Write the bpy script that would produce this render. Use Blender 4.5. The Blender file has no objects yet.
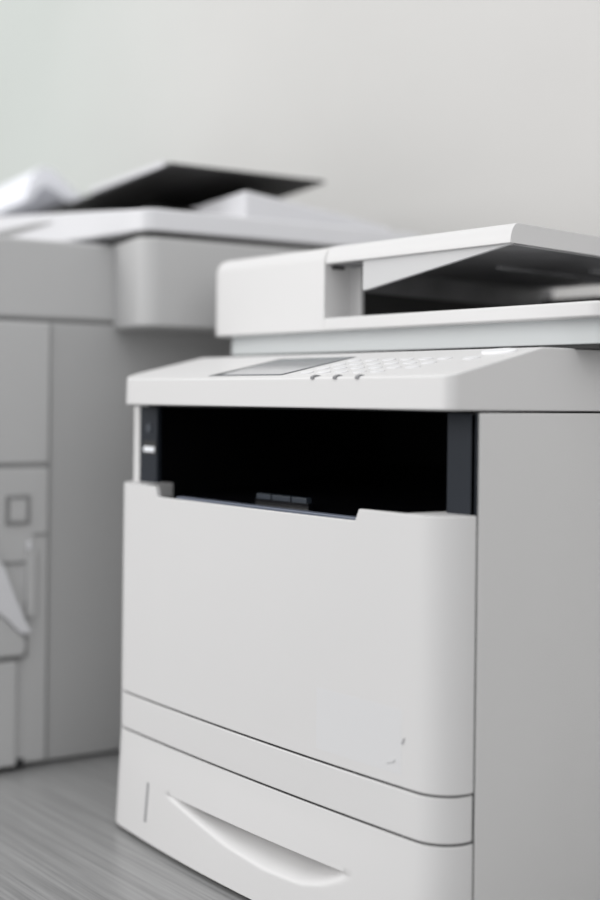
import bpy, bmesh, math, random
from mathutils import Vector
random.seed(4)
S = bpy.context.scene
C = S.collection
PI = math.pi

# ------------------------------------------------------------------ materials
def mat(name, col, rough=.45, noise=0.0, nscale=8.0, bump=0.0, bscale=600.0, spec=.5, coat=0.0, emit=None):
    m = bpy.data.materials.new(name); m.use_nodes = True
    nt = m.node_tree; b = nt.nodes['Principled BSDF']
    if not isinstance(col, (tuple, list)): col = (col, col, col)
    b.inputs['Base Color'].default_value = (*col, 1)
    b.inputs['Roughness'].default_value = rough
    b.inputs['Specular IOR Level'].default_value = spec
    b.inputs['Coat Weight'].default_value = coat
    tc = nt.nodes.new('ShaderNodeTexCoord')
    if noise:
        n = nt.nodes.new('ShaderNodeTexNoise'); n.inputs['Scale'].default_value = nscale; n.inputs['Detail'].default_value = 4
        nt.links.new(tc.outputs['Object'], n.inputs['Vector'])
        r = nt.nodes.new('ShaderNodeValToRGB')
        r.color_ramp.elements[0].position = .3; r.color_ramp.elements[1].position = .7
        r.color_ramp.elements[0].color = (*[c*(1-noise) for c in col], 1)
        r.color_ramp.elements[1].color = (*[min(1, c*(1+noise)) for c in col], 1)
        nt.links.new(n.outputs['Fac'], r.inputs['Fac']); nt.links.new(r.outputs['Color'], b.inputs['Base Color'])
    if bump:
        n2 = nt.nodes.new('ShaderNodeTexNoise'); n2.inputs['Scale'].default_value = bscale; n2.inputs['Detail'].default_value = 2
        nt.links.new(tc.outputs['Object'], n2.inputs['Vector'])
        bp = nt.nodes.new('ShaderNodeBump'); bp.inputs['Strength'].default_value = bump; bp.inputs['Distance'].default_value = .0004
        nt.links.new(n2.outputs['Fac'], bp.inputs['Height']); nt.links.new(bp.outputs['Normal'], b.inputs['Normal'])
    if emit:
        b.inputs['Emission Color'].default_value = (*emit[0], 1); b.inputs['Emission Strength'].default_value = emit[1]
    return m

M = {}
M['white'] = mat('printer_white_plastic', (.652, .646, .644), .42, .012, 5, .06, 1500)
M['white_side'] = mat('printer_side_plastic', (.645, .64, .636), .5, .015, 6, .35, 900)
M['button'] = mat('button_plastic', (.72, .72, .73), .35, .01)
M['bay_black'] = mat('bay_black_plastic', (.004, .004, .005), .4, .1, 20, spec=.2)
M['tray_black'] = mat('output_tray_gloss_black', (.006, .006, .008), .16, .1, 20, spec=.45)
M['pillar'] = mat('dark_slate_plastic', (.0165, .0205, .028), .5, .06, 20, .2, 900, spec=.2)
M['stop_grey'] = mat('paper_stop_grey', (.035, .045, .06), .3, .05)
M['seam'] = mat('seam_shadow_plastic', (.01, .01, .011), .6, .05)
M['display'] = mat('display_glass', (.23, .245, .265), .1, .03, 4, spec=.6, coat=.6)
M['display_edge'] = mat('display_bezel', (.05, .055, .06), .35, .04)
M['indicator'] = mat('indicator_grey', (.24, .24, .25), .4, .05)
M['chrome'] = mat('port_metal_glow', (.85, .87, .9), .25, .03, emit=((.85, .9, 1), .05))  # faint emission paints a glint on the port contact
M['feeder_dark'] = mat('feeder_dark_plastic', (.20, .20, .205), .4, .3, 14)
M['feeder_black'] = mat('feeder_black_plastic', (.008, .008, .008), .4, .15, 14)
M['feeder_bar'] = mat('feeder_grey_bar', (.45, .45, .46), .45, .15, 30)
M['scan_base'] = mat('scanner_base_plastic', (.60, .625, .63), .45, .012, 5)
M['rubber'] = mat('rubber_foot', .03, .8, .1)
M['sticker'] = mat('clear_film', (.655, .655, .662), .32, .004)
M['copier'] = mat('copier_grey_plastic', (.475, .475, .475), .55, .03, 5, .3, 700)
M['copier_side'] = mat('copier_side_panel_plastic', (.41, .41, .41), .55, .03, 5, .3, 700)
M['copier_white'] = mat('copier_white_plastic', (.655, .655, .675), .4, .015, 5)
M['copier_dark'] = mat('copier_dark_plastic', (.022, .021, .02), .5, .2, 10)
M['copier_groove'] = mat('copier_groove', (.24, .24, .24), .6, .1)
M['paper'] = mat('paper_white', (.82, .83, .88), .7, .01, 30)

def wall_mat():
    m = bpy.data.materials.new('wall_paper_paint'); m.use_nodes = True
    nt = m.node_tree; b = nt.nodes['Principled BSDF']; b.inputs['Roughness'].default_value = .85
    tc = nt.nodes.new('ShaderNodeTexCoord')
    n = nt.nodes.new('ShaderNodeTexNoise'); n.inputs['Scale'].default_value = 3.0; n.inputs['Detail'].default_value = 5
    nt.links.new(tc.outputs['Object'], n.inputs['Vector'])
    r = nt.nodes.new('ShaderNodeValToRGB')
    r.color_ramp.elements[0].position = .3; r.color_ramp.elements[1].position = .75
    r.color_ramp.elements[0].color = (.555, .552, .548, 1); r.color_ramp.elements[1].color = (.585, .582, .578, 1)
    nt.links.new(n.outputs['Fac'], r.inputs['Fac'])
    # colour ramp: greener at the left end, painted light falloff towards the right
    sx = nt.nodes.new('ShaderNodeSeparateXYZ'); nt.links.new(tc.outputs['Object'], sx.inputs[0])
    mr = nt.nodes.new('ShaderNodeMapRange'); mr.inputs['From Min'].default_value = -1.25; mr.inputs['From Max'].default_value = .1
    nt.links.new(sx.outputs['X'], mr.inputs['Value'])
    mx = nt.nodes.new('ShaderNodeMix'); mx.data_type = 'RGBA'; mx.blend_type = 'MULTIPLY'
    mx.inputs['Factor'].default_value = 1
    r2 = nt.nodes.new('ShaderNodeValToRGB')
    r2.color_ramp.elements[0].color = (1.0, 1.06, 1.02, 1); r2.color_ramp.elements[1].color = (1, .99, .975, 1)
    e2 = r2.color_ramp.elements.new(.45); e2.color = (1.02, 1.02, 1.0, 1)
    nt.links.new(mr.outputs['Result'], r2.inputs['Fac'])
    nt.links.new(r.outputs['Color'], mx.inputs['A']); nt.links.new(r2.outputs['Color'], mx.inputs['B'])
    nt.links.new(mx.outputs['Result'], b.inputs['Base Color'])
    v = nt.nodes.new('ShaderNodeTexNoise'); v.inputs['Scale'].default_value = 220; v.inputs['Detail'].default_value = 3
    nt.links.new(tc.outputs['Object'], v.inputs['Vector'])
    bp = nt.nodes.new('ShaderNodeBump'); bp.inputs['Strength'].default_value = .35; bp.inputs['Distance'].default_value = .002
    nt.links.new(v.outputs['Fac'], bp.inputs['Height']); nt.links.new(bp.outputs['Normal'], b.inputs['Normal'])
    return m

def desk_mat():
    m = bpy.data.materials.new('grey_wood_grain_laminate'); m.use_nodes = True
    nt = m.node_tree; b = nt.nodes['Principled BSDF']
    b.inputs['Roughness'].default_value = .28
    tc = nt.nodes.new('ShaderNodeTexCoord'); mp = nt.nodes.new('ShaderNodeMapping')
    mp.inputs['Scale'].default_value = (3.0, 150, 1); mp.inputs['Rotation'].default_value = (0, 0, 0)
    nt.links.new(tc.outputs['Object'], mp.inputs['Vector'])
    n = nt.nodes.new('ShaderNodeTexNoise'); n.inputs['Scale'].default_value = 1.6; n.inputs['Detail'].default_value = 6; n.inputs['Roughness'].default_value = .6
    n.inputs['Distortion'].default_value = .3
    nt.links.new(mp.outputs['Vector'], n.inputs['Vector'])
    r = nt.nodes.new('ShaderNodeValToRGB')
    r.color_ramp.elements[0].position = .3; r.color_ramp.elements[1].position = .72
    r.color_ramp.elements[0].color = (.19, .19, .19, 1); r.color_ramp.elements[1].color = (.34, .34, .34, 1)
    nt.links.new(n.outputs['Fac'], r.inputs['Fac']); nt.links.new(r.outputs['Color'], b.inputs['Base Color'])
    bp = nt.nodes.new('ShaderNodeBump'); bp.inputs['Strength'].default_value = .3; bp.inputs['Distance'].default_value = .0006
    nt.links.new(n.outputs['Fac'], bp.inputs['Height']); nt.links.new(bp.outputs['Normal'], b.inputs['Normal'])
    return m
M['wall'] = wall_mat(); M['desk'] = desk_mat()
M['floor'] = mat('floor_grey_carpet_tile', .25, .9, .1, 3, .3, 300)
M['desk_frame'] = mat('desk_leg_grey_steel', .3, .4, .05)

# ------------------------------------------------------------------ mesh helpers
def box(bm, x0, x1, y0, y1, z0, z1):
    v = [bm.verts.new(p) for p in [(x0,y0,z0),(x1,y0,z0),(x1,y1,z0),(x0,y1,z0),(x0,y0,z1),(x1,y0,z1),(x1,y1,z1),(x0,y1,z1)]]
    for f in [(0,3,2,1),(4,5,6,7),(0,1,5,4),(1,2,6,5),(2,3,7,6),(3,0,4,7)]: bm.faces.new([v[i] for i in f])
def prism(bm, pts, z0, z1, axis='z'):
    """extrude a closed outline between two values of one axis"""
    def P(a, b, c): return (a, b, c) if axis == 'z' else ((a, c, b) if axis == 'y' else (c, a, b))
    lo = [bm.verts.new(P(a, b, z0)) for a, b in pts]; hi = [bm.verts.new(P(a, b, z1)) for a, b in pts]
    n = len(pts)
    bm.faces.new(lo[::-1]); bm.faces.new(hi)
    for i in range(n): bm.faces.new([lo[i], lo[(i+1) % n], hi[(i+1) % n], hi[i]])
def disc(bm, cx, cy, z0, z1, rx, ry, n=24, frame=None):
    prism(bm, [(cx+rx*math.cos(2*PI*i/n), cy+ry*math.sin(2*PI*i/n)) for i in range(n)], z0, z1)
def arc(cx, cy, r, a0, a1, n=10):
    return [(cx+r*math.cos(math.radians(a0+(a1-a0)*i/n)), cy+r*math.sin(math.radians(a0+(a1-a0)*i/n))) for i in range(n+1)]
def rrect(x0, x1, y0, y1, r, n=8):
    """rounded rectangle; r = radii for front-left, front-right, back-right, back-left"""
    if not isinstance(r, (list, tuple)): r = [r]*4
    p = []
    for (cx, cy, a, q) in [(x0+r[0], y0+r[0], 180, r[0]), (x1-r[1], y0+r[1], 270, r[1]), (x1-r[2], y1-r[2], 0, r[2]), (x0+r[3], y1-r[3], 90, r[3])]:
        p += arc(cx, cy, q, a, a+90, n) if q > 0 else [(cx, cy)]
    return p
def obj(name, bm, m, parent=None, bevel=0.0, seg=3, ang=35, smooth=True):
    bmesh.ops.remove_doubles(bm, verts=bm.verts, dist=1e-6)
    bmesh.ops.recalc_face_normals(bm, faces=bm.faces)
    me = bpy.data.meshes.new(name); bm.to_mesh(me); bm.free()
    if smooth:
        for p in me.polygons: p.use_smooth = True
        me.set_sharp_from_angle(angle=math.radians(ang))
    o = bpy.data.objects.new(name, me); C.objects.link(o)
    me.materials.append(m if not isinstance(m, str) else M[m])
    if parent: o.parent = parent
    if bevel:
        b = o.modifiers.new('bevel', 'BEVEL'); b.width = bevel; b.segments = seg; b.limit_method = 'ANGLE'
        b.angle_limit = math.radians(ang); b.harden_normals = True; b.use_clamp_overlap = True
    return o
def part(name, m, parent, fn, bevel=0.0, label=None, **k):
    bm = bmesh.new(); fn(bm); o = obj(name, bm, m, parent, bevel, **k)
    if label: o['label'] = label
    return o
def B(*a): return lambda bm: box(bm, *a)
def thing(name, label, cat, loc=(0, 0, 0), rz=0, group=None):
    o = bpy.data.objects.new(name, None); C.objects.link(o); o.empty_display_size = .05
    o.location = loc; o.rotation_euler = (0, 0, rz); o['label'] = label; o['category'] = cat
    if group: o['group'] = group
    return o

# ------------------------------------------------------------------ setting
def struct(name, m, fn):
    bm = bmesh.new(); fn(bm); o = obj(name, bm, m, smooth=False); o['kind'] = 'structure'; return o
WY = .60
struct('wall_back', 'wall', B(-3.2, 3.2, WY, WY+.12, -.75, 2.1))
struct('floor', 'floor', B(-3.2, 3.2, -3.0, WY, -.85, -.75))
desk = thing('desk', 'grey wood-grain desk standing along the pale wall under both machines', 'desk', (0, 0, -.75))
part('desktop', 'desk', desk, B(-1.1, 1.25, -.38, WY-.004, .72, .75), .0015)
for x in (-1.05, 1.2):
    for y in (-.33, .55):
        part('leg', 'desk_frame', desk, B(x-.025, x+.025, y-.025, y+.025, 0, .72), .002)

# ------------------------------------------------------------------ the near printer
X0, X1, R = -.019, .39, .027
P = thing('multifunction_printer', 'sharp white multifunction printer with dark open paper bay at the front of the desk', 'printer', (0, 0, 0))

def bulge(x):
    u = min(1, max(0, (x-X0)/(X1-X0)))
    return .005*4*u*(1-u)
def front_path(nf=48, r=R, x0=X0, x1=X1, extra=(), r2=None):
    r2 = r2 or r
    """plan of the front: left corner arc, straight front, right corner arc, with outward normals"""
    pts = []
    for i in range(11):
        a = math.radians(180+90*i/10); pts.append((x0+r+r*math.cos(a), r+r*math.sin(a), math.cos(a), math.sin(a)))
    xs = [x0+r+(x1-x0-r-r2)*i/nf for i in range(1, nf)]
    for e in extra: xs = [x for x in xs if abs(x-e) > .0012] + [e]
    for x in sorted(xs): pts.append((x, 0, 0, -1))
    for i in range(11):
        a = math.radians(270+90*i/10); pts.append((x1-r2+r2*math.cos(a), r2+r2*math.sin(a), math.cos(a), math.sin(a)))
    return [(x, y+bulge(x)*min(0, ny), nx, ny) for x, y, nx, ny in pts]
def front_shell(bm, path, z0, ztop, yb=.038, inset=.012, thin=None):
    """solid panel following the front path; ztop(x, y) gives the height of each column"""
    cols = []
    for (x, y, nx, ny) in path:
        bx_ = min(max(x, X0+inset), X1-inset); by = y+thin if thin and .03 < x < .3535 else yb
        zt = ztop(x, y)
        cols.append([bm.verts.new((x, y, z0)), bm.verts.new((x, y, zt)), bm.verts.new((bx_, by, zt)), bm.verts.new((bx_, by, z0))])
    for a, b in zip(cols, cols[1:]):
        for i in range(4):
            q = [a[i], b[i], b[(i+1) % 4], a[(i+1) % 4]]
            co = {tuple(round(c, 6) for c in v.co) for v in q}
            if len(co) >= 3:
                try: bm.faces.new(q)
                except ValueError: pass
    bm.faces.new(cols[0]); bm.faces.new(cols[-1][::-1])

# body panels
part('side_panel', 'white_side', P, B(X0, X0+.0098, .0218, .45, .006, .3822), .0012)
part('side_panel', 'white_side', P, B(X1-.006, X1, R+.0028, .45, .006, .3822), .0012)
part('rear_panel', 'white_side', P, B(X0+.0098, X1-.006, .442, .45, .006, .3822), .001)
part('chassis', 'seam', P, B(X0+.012, X1-.0065, .039, .43, .008, .290))
for x in (.03, .34):
    for y in (.08, .38):
        part('foot', 'rubber', P, lambda bm, x=x, y=y: disc(bm, x, y, 0, .009, .012, .012))

# front door: lower rim between two shoulders
NL0, NL1, NR0, NR1 = .0535, .0565, .3033, .3070
def door_top(x, y):
    hi, lo = .3125, .3038
    if x <= NL0 or x >= NR1: return hi
    if x < NL1: return hi+(lo-hi)*(x-NL0)/(NL1-NL0)
    if x > NR0: return lo+(hi-lo)*(x-NR0)/(NR1-NR0)
    return lo
door = part('front_door', 'white', P, lambda bm: front_shell(bm, front_path(extra=(NL0, NL1, NR0, NR1)), .1248, door_top, thin=.0045), .0009)
# faint film left on the door, with its two curled corners
film = part('clear_film_sticker', 'sticker', door, lambda bm: prism(bm, [(.266+.084*i/10, -bulge(.266+.084*i/10)-.00005) for i in range(11)]+[(.350-.084*i/10, -bulge(.350-.084*i/10)+.0008) for i in range(11)], .133, .178), 0, label='faint clear film patch on the door, its lower corner lifting')
def curl(bm):
    for (x, z, l, a) in [(.3517, .1570, .005, 62), (.3395, .1392, .006, 20), (.3435, .1412, .003, 40)]:
        ca, sa = math.cos(math.radians(a)), math.sin(math.radians(a))
        w = .0004
        prism(bm, [(x-ca*l/2+sa*w, z-sa*l/2-ca*w), (x+ca*l/2+sa*w*.3, z+sa*l/2-ca*w*.3), (x+ca*l/2-sa*w*.3, z+sa*l/2+ca*w*.3), (x-ca*l/2-sa*w, z-sa*l/2+ca*w)], -.0025, -.0008, 'y')
M['curl'] = mat('film_edge_grey', (.42, .42, .43), .4, .05)
part('curled_corner', 'curl', film, curl)

# thin band below the door
part('front_band', 'white', P, lambda bm: front_shell(bm, front_path(x1=X1-.0008), .0919, lambda x, y: .1231), .0009)

# dark strips painting the shade deep in the two joints and beside the side panel
for z0, z1 in ((.1226, .1253), (.0897, .0924)):
    part('joint_shade_strip', 'seam', P, lambda bm, z0=z0, z1=z1: front_shell(bm, [(x-nx*.0016, y-ny*.0016, nx, ny) for x, y, nx, ny in front_path()], z0, lambda x, y: z1, yb=.037, inset=.013))
part('joint_shade_strip', 'seam', P, B(X1-.005, X1-.0016, R-.0002, R+.0038, .006, .3820))
# paper drawer with scooped grip
HX0, HX1, HZ = .0740, .3080, .0522
def drawer(bm):
    path = front_path(nf=72)
    zs = [.0045+(.0516-.0045)*i/30 for i in range(31)] + [HZ, .0565, .064, .074, .084, .0902]
    lip = [(HX0, .0520), (.1220, .0430), (.1700, .0335), (.2150, .0292), (.2560, .0305), (.2770, .0360), (.2930, .0440), (HX1, .0520)]
    def lip_z(x):
        for (xa, za), (xb, zb_) in zip(lip, lip[1:]):
            if xa <= x <= xb:
                t = (x-xa)/(xb-xa); return za+(zb_-za)*t
        return HZ
    def depth(x, z):
        if z >= HZ-1e-6 or x <= HX0 or x >= HX1: return 0
        w = min(1, max(0, (math.sin(PI*(x-HX0)/(HX1-HX0))-.06)/.6))
        zl = lip_z(x)
        h = max(.0516-zl, 1e-5)
        k = (z-zl)/(.8*h)
        k = min(1, max(0, k))
        return .024*w*k*k*(3-2*k)*min(1, h/.010)
    def flare(x, z, nx, ny):
        u = min(1, max(0, (x-X0)/(X1-X0)))
        side = 1 if x < .2 else max(0, -ny)**2
        q = max(0, 1-z/.088)
        return q*(.003+.008*4*u*(1-u))*side
    cols = []
    for (x, y, nx, ny) in path:
        cols.append([bm.verts.new((x+nx*(flare(x, z, nx, ny)-depth(x, z)), y+ny*(flare(x, z, nx, ny)-depth(x, z)), z)) for z in zs])
    for a, b in zip(cols, cols[1:]):
        for i in range(len(zs)-1): bm.faces.new([a[i], b[i], b[i+1], a[i+1]])
    # back and rims
    bk = []
    for (x, y, nx, ny) in path:
        bx_ = min(max(x, X0+.012), X1-.012)
        bk.append((bm.verts.new((bx_, .038, zs[0])), bm.verts.new((bx_, .038, zs[-1]))))
    for i in range(len(path)-1):
        bm.faces.new([cols[i][0], bk[i][0], bk[i+1][0], cols[i+1][0]]) if bk[i][0] != bk[i+1][0] else None
        bm.faces.new([cols[i][-1], cols[i+1][-1], bk[i+1][1], bk[i][1]])
        bm.faces.new([bk[i][0], bk[i][1], bk[i+1][1], bk[i+1][0]])
    bm.faces.new([bk[0][0]]+cols[0]+[bk[0][1]]); bm.faces.new(([bk[-1][0]]+cols[-1]+[bk[-1][1]])[::-1])
M['slot'] = mat('slot_grey', (.30, .30, .31), .5, .05)
tray = part('paper_drawer', 'white', P, drawer, .0009, ang=50)
part('level_window', 'slot', tray, lambda bm: prism(bm, [(-.0062, .0542), (-.0092, .0205), (.004, .0205), (.004, .0542)], .0500, .0532, 'x'), .0003, label='narrow grey paper level slot')

# dark open paper bay
def bay(bm):
    x0, x1, y0, y1, z0, z1 = X0+.0115, X1-.0065, .030, .34, .2990, .3836
    t = .0015
    box(bm, x0, x0+t, y0, y1, z0, z1); box(bm, x1-t, x1, y0, y1, z0, z1)
    box(bm, x0, x1, y1-t, y1, z0, z1); box(bm, x0, x1, y0, y1, z1-t, z1)
part('bay_lining', 'bay_black', P, bay)
def bay_floor(bm):
    # dished glossy delivery tray that climbs to the rear
    pr_ = [(.012, .3005), (.060, .3005), (.075, .3015), (.20, .3050), (.30, .320), (.338, .322), (.338, .2985), (.012, .2985)]
    prism(bm, pr_, X0+.013, X1-.008, 'x')
ot = part('output_tray', 'tray_black', P, bay_floor, .0006)
for (a, b) in [(.130, .149), (.1505, .174), (.1755, .194)]:
    part('paper_stop', 'stop_grey', ot, lambda bm, a=a, b=b: box(bm, a, b, .048, .054, .3052, .3098), .0006, label='small grey paper stop segment')
M['lip'] = mat('bay_lip_painted_sheen', (.16, .18, .23), .25, .05)  # bluish grey paints the reflection along the black tray's front edge
part('tray_lip', 'lip', ot, B(.075, .300, .0040, .0118, .3010, .3051), .0005, label='thin front lip of the output tray with a painted bluish reflection')
pl = part('bay_pillar', 'pillar', P, B(X0+.0098, .0182, .0224, .0275, .3015, .3820), .0008, label='dark slate left pillar with port')
part('bay_pillar', 'pillar', P, B(.3630, .3893, .0268, .0283, .3015, .3820), .0008, label='dark slate right pillar')
pb = part('round_button', 'stop_grey', pl, lambda bm: prism(bm, [(.0055+.0042*math.cos(2*PI*i/20), .3623+.0042*math.sin(2*PI*i/20)) for i in range(20)], .0214, .0235, 'y'), .0003)
part('stop_base', 'tray_black', ot, B(.128, .196, .0485, .0535, .299, .3055), .0004)
pt = part('port', 'feeder_black', pl, B(-.0035, .0172, .0220, .0235, .3385, .3505), .0003, label='dark port recess')
part('port_contact', 'chrome', pt, B(-.0020, .0150, .0214, .0222, .3405, .3455), .0003, label='metal port contact brightened by a faint added glow')

# control panel (sloped console)
ZL, ZF, YS, ZS = .3837, .4075, .0985, .4297
SL = (ZS-ZF)/YS
def console(bm):
    path = front_path(nf=40, x0=X0+.002, x1=X1, r=.027, r2=.009)
    secs = []
    for (x, y, nx, ny) in path: secs.append((x, y))
    back = [(X1, .45), (X0+.002, .45)]
    loop = secs+back
    lo = [bm.verts.new((x, y, ZL)) for x, y in loop]
    # front wall up to the crisp edge, then the slope, then the flat rear deck
    def zt(y): return ZF+SL*min(y, YS)
    hi = [bm.verts.new((x, y+.0006, zt(y))) for x, y in loop[:-2]]
    sL = bm.verts.new((X0+.002, YS, ZS)); sR = bm.verts.new((X1, YS, ZS))
    bR = bm.verts.new((X1, .45, .4340)); bL = bm.verts.new((X0+.002, .45, .4340))
    n = len(secs)
    for i in range(n-1): bm.faces.new([lo[i], lo[i+1], hi[i+1], hi[i]])
    bm.faces.new(hi+[sR, sL])
    bm.faces.new([sL, sR, bR, bL])
    bm.faces.new([lo[n-1], lo[n], bR, sR, hi[-1]])
    bm.faces.new([lo[n], lo[n+1], bL, bR])
    bm.faces.new([lo[n+1], lo[0], hi[0], sL, bL])
    bm.faces.new(lo[::-1])
panel = part('control_panel', 'white', P, console, .0022, seg=4, ang=9)
part('seam_strip', 'seam', P, B(X0+.012, X1-.004, .040, .44, .3820, .3840))
tilt = math.atan(SL)
def on_slope(x, y): return Vector((x, y, ZF+SL*y))
def slab(name, m, pts, h, parent, bevel=0.0, label=None, sink=.0006):
    """thin plate lying on the sloped console; pts in (x, y)"""
    nrm = Vector((0, -math.sin(tilt), math.cos(tilt)))
    bm = bmesh.new()
    lo = [bm.verts.new(on_slope(x, y)-nrm*sink) for x, y in pts]; hi = [bm.verts.new(on_slope(x, y)+nrm*h) for x, y in pts]
    n = len(pts); bm.faces.new(lo[::-1]); bm.faces.new(hi)
    for i in range(n): bm.faces.new([lo[i], lo[(i+1) % n], hi[(i+1) % n], hi[i]])
    o = obj(name, bm, m, parent, bevel)
    if label: o['label'] = label
    return o
slab('display', 'display', [(.1290, .0085), (.2075, .0085), (.2155, .0765), (.1330, .0765)], .0005, panel, .0003, 'flat grey display glass')
slab('display_bezel', 'display_edge', [(.1160, .0062), (.2100, .0062), (.2185, .0790), (.1245, .0790)], .0002, panel, 0, 'dark display border')
def oval(cx, cy, rx, ry, n=20): return [(cx+rx*math.cos(2*PI*i/n), cy+ry*math.sin(2*PI*i/n)) for i in range(n)]
for j, y in enumerate((.0150, .0305, .0460, .0615)):
    for i in range(6):
        x = .2300+i*.0190+j*.0015
        if j == 0 and i > 4: continue
        slab('button', 'button', oval(x, y, .0062, .0042), .0007, panel, .0004)
M['start'] = mat('start_button_plastic', (.86, .86, .87), .3, .01)
slab('start_button', 'start', oval(.3630, .0825, .0150, .0085, 28), .0016, panel, .0007, 'large oval white button')
slab('button', 'button', oval(.3560, .0600, .0070, .0048), .0009, panel, .0004)
for x in (.2570, .2808, .3035):
    def led(bm, x=x):
        d = bulge(x); prism(bm, [(a-d, b) for a, b in [(-.0003, .4052), (.0022, .4052), (.0042+d, .4081), (.0034, .4087), (.0012, .4080), (-.0004, .4070)]], x-.0015, x+.0015, 'x')
    part('indicator_light', 'indicator', panel, led, 0, label='small grey status light on the console edge')

# scanner base and document feeder
part('scanner_base', 'scan_base', P, lambda bm: prism(bm, rrect(-.027, .424, .135, .47, .016), .4330, .4540), .001)
part('base_gap_shade', 'seam', P, lambda bm: prism(bm, rrect(-.0255, .4225, .1365, .468, .015), .4300, .4334))  # solid dark strip painting the shade in the gap under the scanner base
LX0, LX1, LY0, LY1 = -.0355, .432, .120, .47
ZB, ZR, ZT, ZU = .4515, .4630, .5272, .5112
BX = .1350
def feeder(bm):
    # lower lid with raised rim
    prism(bm, rrect(LX0, LX1, LY0, LY1, [.022, .020, .02, .02]), ZB, ZR)
feed = part('document_feeder', 'white', P, feeder, .0018, seg=4)
def rounded_front_profile(y0, y1, z0, z1, ch, cy):
    """side outline (y, z): upright front face below a soft sloping brow"""
    p = [(y1, z0), (y0, z0), (y0, z1-ch)]
    for i in range(1, 7):
        a = PI/2*i/7
        p.append((y0+cy*(1-math.cos(a)), z1-ch+ch*math.sin(a)))
    p += [(y0+cy, z1), (y1, z1)]
    return p
def feeder_block(bm):
    prof = [(q, z) for q, z in rounded_front_profile(-.0004, .02, ZB+.0004, ZT, .0135, .013)]
    # sweep along plan: left side and front, then a solid core
    r = .020
    plan = []      # point and outward normal
    plan.append((LX0, LY1-.01, -1, 0)); plan.append((LX0, LY0+r, -1, 0))
    for i in range(1, 9):
        a = math.radians(180+90*i/9); plan.append((LX0+r+r*math.cos(a), LY0+r+r*math.sin(a), math.cos(a), math.sin(a)))
    plan.append((LX0+r, LY0, 0, -1)); plan.append((BX, LY0, 0, -1))
    pr_ = prof[1:-1]
    rows = []
    for (x, y, nx, ny) in plan:
        rows.append([bm.verts.new((x-nx*q, y-ny*q, z)) for q, z in pr_])
    for a, b in zip(rows, rows[1:]):
        for i in range(len(pr_)-1): bm.faces.new([a[i], b[i], b[i+1], a[i+1]])
    tb = bm.verts.new((BX, LY1-.01, ZT)); bb = bm.verts.new((BX, LY1-.01, pr_[0][1]))
    bm.faces.new([r_[-1] for r_ in rows]+[tb])
    bm.faces.new(([r_[0] for r_ in rows]+[bb])[::-1])
    bm.faces.new(rows[-1]+[tb, bb]); bm.faces.new([rows[0][0], bb, tb]+rows[0][::-1][:-1])
cover = part('feeder_cover', 'white', feed, feeder_block, .0006, ang=40)
# recess to the right of the cover, the grey inner faces
part('feeder_inner_wall', 'white', feed, B(BX-.002, .1505, .1500, .1545, ZR-.002, ZU-.0004), .0006)
part('latch', 'feeder_black', cover, B(BX-.0005, BX+.004, .129, .141, ZU-.004, ZU-.0002), .0004)
# input tray flap, its underside dark
FX1, FY1 = .3425, .43
def flap(bm):
    p = rounded_front_profile(LY0, FY1, ZU, ZT, .0155, .010)
    prism(bm, p, BX+.0008, FX1, 'x')
it = part('input_tray', 'white', feed, flap, .0025, seg=4, ang=40)
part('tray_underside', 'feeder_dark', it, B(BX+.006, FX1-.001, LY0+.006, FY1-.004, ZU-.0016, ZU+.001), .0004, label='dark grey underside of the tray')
def fin(bm):
    prism(bm, [(.1795, .4852), (.1830, .4852), (.3405, .5108), (.3405, ZU+.0008), (.1795, ZU+.0008)], LY0+.0035, LY0+.0075, 'y')
M['rib'] = mat('rib_shaded_plastic', (.54, .54, .545), .45, .01)  # white plastic darkened to paint in the rib's shade
part('tray_rib', 'rib', it, fin, .0005, label='white tapering rib under the tray edge, its shade painted in')
def rib2(bm):
    for (x, y, l) in [(.25, .22, .16), (.29, .30, .10)]:
        box(bm, x-.003, x+.003, y, y+l, ZU-.006, ZU-.0012)
part('underside_rib', 'feeder_dark', it, rib2, .0008)
# delivery tray of the feeder and the black slot walls
part('feeder_output_tray', 'feeder_bar', feed, B(.160, LX1-.016, LY0+.012, LY1-.02, ZR-.001, ZR+.0006), .0003, label='grey delivery surface under the tray')
part('feeder_slot_wall', 'feeder_black', feed, B(BX-.001, BX+.004, .1545, LY1-.02, ZR+.0003, .4885), .0004)
part('feeder_slot_wall', 'feeder_dark', feed, B(BX-.001, BX+.003, .1545, LY1-.02, .4885, ZU-.0005), .0004)
part('feeder_slot_wall', 'feeder_black', feed, B(BX+.004, .405, LY1-.036, LY1-.030, ZR+.001, ZU-.012), .0004)
part('rear_bar', 'feeder_bar', feed, B(.137, .200, .404, .410, .5075, .5135), .0008, label='light grey bar at the rear of the slot')  # light grey bar added for a pale strip at the slot's rear
def rim_end(bm):
    prism(bm, [(LY0+.004, ZR-.002), (LY0+.008, ZR+.0004), (LY0+.06, ZR+.0062), (LY1-.02, ZR+.0062), (LY1-.02, ZR-.002)], LX1-.013, LX1-.001, 'x')
part('tray_end_stop', 'white', feed, rim_end, .0015)

# ------------------------------------------------------------------ the copier behind (local x = out of its visible side, y = along that side)
K = thing('photocopier', 'blurred grey photocopier with white top unit standing behind the sharp printer', 'photocopier', (-.2036, .0435, 0), math.radians(-12))
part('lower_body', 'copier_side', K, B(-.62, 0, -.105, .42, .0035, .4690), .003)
part('plinth', 'copier_groove', K, B(-.61, -.010, -.095, .41, .0, .010), .001)
part('upper_body', 'copier', K, B(-.62, .001, -.105, .42, .4725, .5560), .004)
part('groove_strip', 'copier_groove', K, B(-.61, -.004, -.10, .41, .467, .475))
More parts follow.
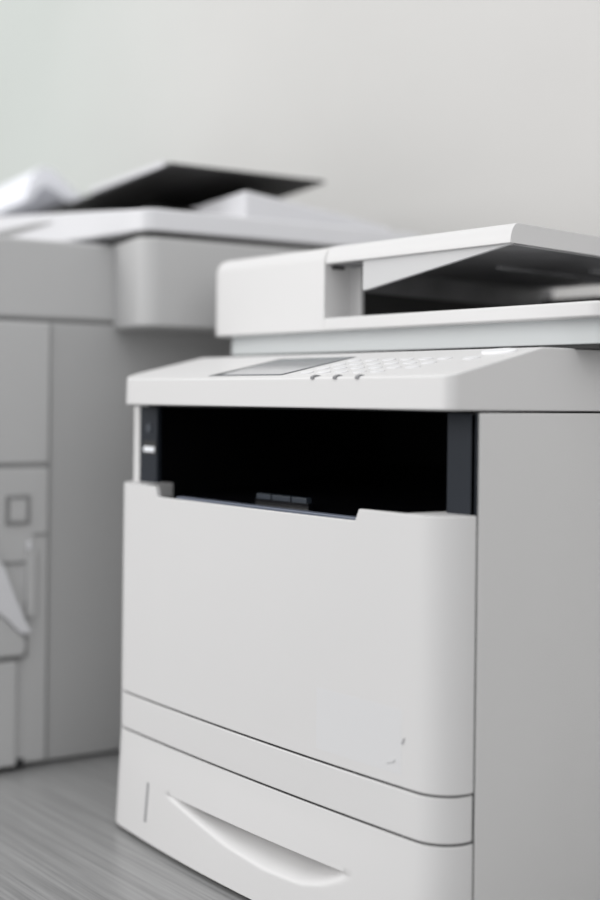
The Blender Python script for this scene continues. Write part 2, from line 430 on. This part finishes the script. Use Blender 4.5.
# grey side doors at the front end, separated by the upright joint
up = part('upper_side_door', 'copier', K, B(-.02, .004, -.104, -.006, .3200, .4680), .002)
sd = part('lower_side_door', 'copier', K, B(-.02, .004, -.104, -.006, .006, .3150), .002)
part('joint', 'copier_groove', K, B(-.004, .0022, -.0058, -.0045, .006, .468))
part('joint', 'copier_groove', K, B(-.004, .0022, -.104, -.006, .3150, .3200))
def frame(bm):
    x0, x1 = .0035, .0062; a0, a1, z0, z1, t = -.0525, -.0258, .2565, .287, .0042
    box(bm, x0, x1, a0, a0+t, z0, z1); box(bm, x0, x1, a1-t, a1, z0, z1)
    box(bm, x0, x1, a0+t, a1-t, z0, z0+t*.8); box(bm, x0, x1, a0+t, a1-t, z1-t*.8, z1)
part('latch_frame', 'copier_groove', sd, frame, .0008, label='dark square latch outline')
part('latch_plate', 'copier', sd, B(.003, .0055, -.0475, -.030, .2605, .283), .0008)
part('hinge_pin', 'copier_white', sd, B(.003, .012, -.030, -.0255, .230, .239), .002)
part('hinge_arm', 'copier', sd, B(.003, .010, -.030, -.0195, .160, .231), .002)
part('hinge_arm', 'copier_groove', sd, B(.003, .0055, -.0225, -.006, .244, .2465), .0004)
part('tray_groove', 'copier_groove', sd, B(.003, .0055, -.104, -.0295, .2150, .2183), .0004)  # grey strips draw the dark grooves around the tray
part('tray_groove', 'copier_groove', sd, B(.003, .0055, -.0305, -.0275, .117, .177), .0004)
lt = part('lower_tray_door', 'copier', sd, B(.003, .011, -.104, -.0390, .006, .1150), .003)
part('tray_groove', 'copier_groove', sd, B(.003, .0075, -.104, -.033, .1150, .1184), .0004)
part('foot_notch', 'seam', K, B(-.02, .0048, -.0445, -.030, .001, .012), .0005)
# folded hand-feed tray: bright tongue that droops to a rounded tip
def tongue(bm):
    outline = []
    top = [(-.104, .254), (-.072, .236), (-.056, .2155), (-.0425, .181), (-.031, .155), (-.0267, .147)]
    bot = [(-.030, .143), (-.039, .1455), (-.050, .158), (-.064, .1705), (-.083, .180), (-.104, .184)]
    pts = top+bot
    prism(bm, pts, .012, .016, 'x')
tg = part('hand_feed_tray', 'copier_white', sd, tongue, .0015, label='white hand feed tray tongue hanging at the side')
def tongue2(bm):
    prism(bm, [(-.104, .184), (-.083, .180), (-.064, .1705), (-.050, .158), (-.039, .1455), (-.032, .141), (-.030, .131), (-.033, .1205), (-.104, .1205)], .004, .013, 'x')
part('tray_support', 'copier', tg, tongue2, .003)
# scanner block that overhangs the side
SB = .0660
blk = part('scanner_block', 'copier', K, lambda bm: prism(bm, rrect(-.02, .080, SB, .415, [0, .022, .006, 0]), .4635, .5580), .004, seg=4)
part('groove_strip', 'copier_dark', K, lambda bm: prism(bm, rrect(-.02, .0785, SB+.0015, .41, [0, .020, .004, 0]), .5570, .5640))
# white lid; its front edge flares forward towards the far end
def lid(bm):
    plan = [(.081, .415), (-.62, .415), (-.62, -.100), (-.40, -.052), (-.20, -.0055), (-.12, .0150), (-.06, .0300), (.0, .0470), (.040, .0590), (.066, .0660), (.077, .0720), (.081, .082)]
    lo = []; hi = []
    for (x, y) in plan[::-1]:
        f = min(1, max(0, (.066-x)/.266)) if y < .2 else 0
        lo.append(bm.verts.new((x, y, .5632))); hi.append(bm.verts.new((x, y, .5870+.0205*f)))
    n = len(lo)
    for i in range(n): bm.faces.new([lo[i], lo[(i+1) % n], hi[(i+1) % n], hi[i]])
    for ring_, rev in ((lo, True), (hi, False)):
        c = bm.verts.new((-.2, .22, ring_[-1].co.z)) 
        for i in range(n): bm.faces.new([ring_[i], ring_[(i+1) % n], c])
ld = part('lid', 'copier_white', K, lid, .003, ang=50)
def slit(bm):
    e = [(-.085, .0241, .5875, .5885), (-.12, .0150, .5850, .5905), (-.20, -.0055, .5795, .5890), (-.40, -.052, .568, .581)]
    off = .0012
    rows = []
    for (x, y, z0, z1) in e:
        dx, dy = .25*off, -.97*off
        rows.append([bm.verts.new(q) for q in [(x+dx, y+dy, z0), (x+dx, y+dy, z1), (x-.006, y+.006, z1), (x-.006, y+.006, z0)]])
    for a, b in zip(rows, rows[1:]):
        for i in range(4): bm.faces.new([a[i], b[i], b[(i+1) % 4], a[(i+1) % 4]])
    bm.faces.new(rows[0]); bm.faces.new(rows[-1][::-1])
part('lid_slot', 'copier_groove', ld, slit)
# feeder on the lid
af = part('document_feeder', 'copier_dark', K, B(-.58, -.08, .15, .40, .580, .618), .01, label='dark feeder body under the tray')
def wedge(bm):
    prism(bm, [(.2035, .582), (.2035, .6240), (.33, .6085), (.40, .598), (.40, .582)], -.20, .040, 'x')
part('feeder_side_cover', 'copier_white', af, wedge, .004, label='white wedge shaped feeder cover')
def adf_tray(bm):
    z = .6500
    lo = [(.0, .130, z), (-.86, .130, z+.010), (-.86, .40, z+.010), (.0, .332, z)]
    vl = [bm.verts.new(p) for p in lo]; vh = [bm.verts.new((p[0], p[1], p[2]+.0032)) for p in lo]
    bm.faces.new(vl); bm.faces.new(vh[::-1])
    for i in range(4): bm.faces.new([vl[i], vl[(i+1) % 4], vh[(i+1) % 4], vh[i]])
tr = part('feeder_tray', 'copier_dark', af, adf_tray, .001, label='dark raised feeder tray')
part('tray_post', 'copier_dark', tr, B(-.52, -.26, .22, .38, .616, .652), .004)
def edge(bm):
    v = []
    for (x, y, zz) in [(-.015, .1295, .6503), (-.26, .1295, .6552)]:
        v.append([bm.verts.new(q) for q in [(x, y-.002, zz+.0012), (x, y-.002, zz+.0075), (x, y+.012, zz+.0045), (x, y+.012, zz+.0012)]])
    for i in range(4): bm.faces.new([v[0][i], v[1][i], v[1][(i+1) % 4], v[0][(i+1) % 4]])
    bm.faces.new(v[0]); bm.faces.new(v[1][::-1])
part('tray_lip', 'copier_white', tr, edge, .0006, label='pale front lip of the feeder tray')

# curled white sheets lying on the copier tray
def sheet(bm):
    prof = [(.230, .6660), (.180, .6700), (.150, .6830), (.132, .6990), (.118, .7090), (.104, .7120), (.093, .7070), (.084, .6920), (.078, .6720), (.076, .6620),
            (.083, .6600), (.090, .6680), (.098, .6800), (.108, .6860), (.120, .6810), (.135, .6690), (.160, .6622), (.230, .6622)]
    n = 6
    lo = []
    for k in range(n+1):
        x = -.80+.385*k/n
        lo.append([bm.verts.new((x, y+.010*k/n, z+.0030)) for y, z in prof])
    m_ = len(prof)
    for a, b in zip(lo, lo[1:]):
        for q in range(m_): bm.faces.new([a[q], b[q], b[(q+1) % m_], a[(q+1) % m_]])
    bm.faces.new(lo[0]); bm.faces.new(lo[-1][::-1])
bm = bmesh.new(); sheet(bm)
ps = obj('paper_stack', bm, 'paper', None, .0015, ang=50)
ps.location = K.location; ps.rotation_euler = K.rotation_euler
ps['label'] = 'small curled stack of white paper drooping over the blurred photocopier tray at the left edge'; ps['category'] = 'paper'

# ------------------------------------------------------------------ light
w = bpy.data.worlds.new('room_light'); S.world = w; w.use_nodes = True
bg = w.node_tree.nodes['Background']; bg.inputs['Color'].default_value = (.985, .99, 1, 1); bg.inputs['Strength'].default_value = .72
def area(name, loc, target, size, power, col=(1, 1, 1)):
    l = bpy.data.lights.new(name, 'AREA'); l.energy = power; l.size = size; l.color = col
    o = bpy.data.objects.new(name, l); C.objects.link(o); o.location = loc
    o.rotation_euler = (Vector(target)-Vector(loc)).to_track_quat('-Z', 'Y').to_euler()
    return o
area('window_light', (-1.5, -2.4, 1.5), (.1, .2, .3), 1.8, 48, (1, .99, .98))
area('side_fill_light', (2.6, -.9, 1.3), (.4, .2, .2), 1.6, 11, (1, 1, 1))  # added fill lamp, lifts the sides facing right
area('ceiling_light', (.2, -.6, 2.3), (.1, .2, .2), 1.6, 16, (.98, .99, 1))

# ------------------------------------------------------------------ camera
cam = bpy.data.cameras.new('camera'); co = bpy.data.objects.new('camera', cam); C.objects.link(co)
cam.sensor_width = 36; cam.sensor_fit = 'AUTO'; cam.lens = 1181.5/900*36
cam.shift_y = -(450-399.84)/900
co.location = (.9085, -.5939, .3898)
yaw, roll = math.radians(48.428), math.radians(-.6568)
from mathutils import Matrix
co.rotation_euler = (Matrix.Rotation(yaw, 4, 'Z') @ Matrix.Rotation(PI/2, 4, 'X') @ Matrix.Rotation(-roll, 4, 'Z')).to_euler()
cam.clip_start = .02
cam.dof.use_dof = True; cam.dof.focus_distance = .90; cam.dof.aperture_fstop = 2.0; cam.dof.aperture_blades = 9
S.camera = co

S.view_settings.view_transform = 'Standard'; S.view_settings.look = 'None'
S.view_settings.exposure = 0; S.view_settings.gamma = 1
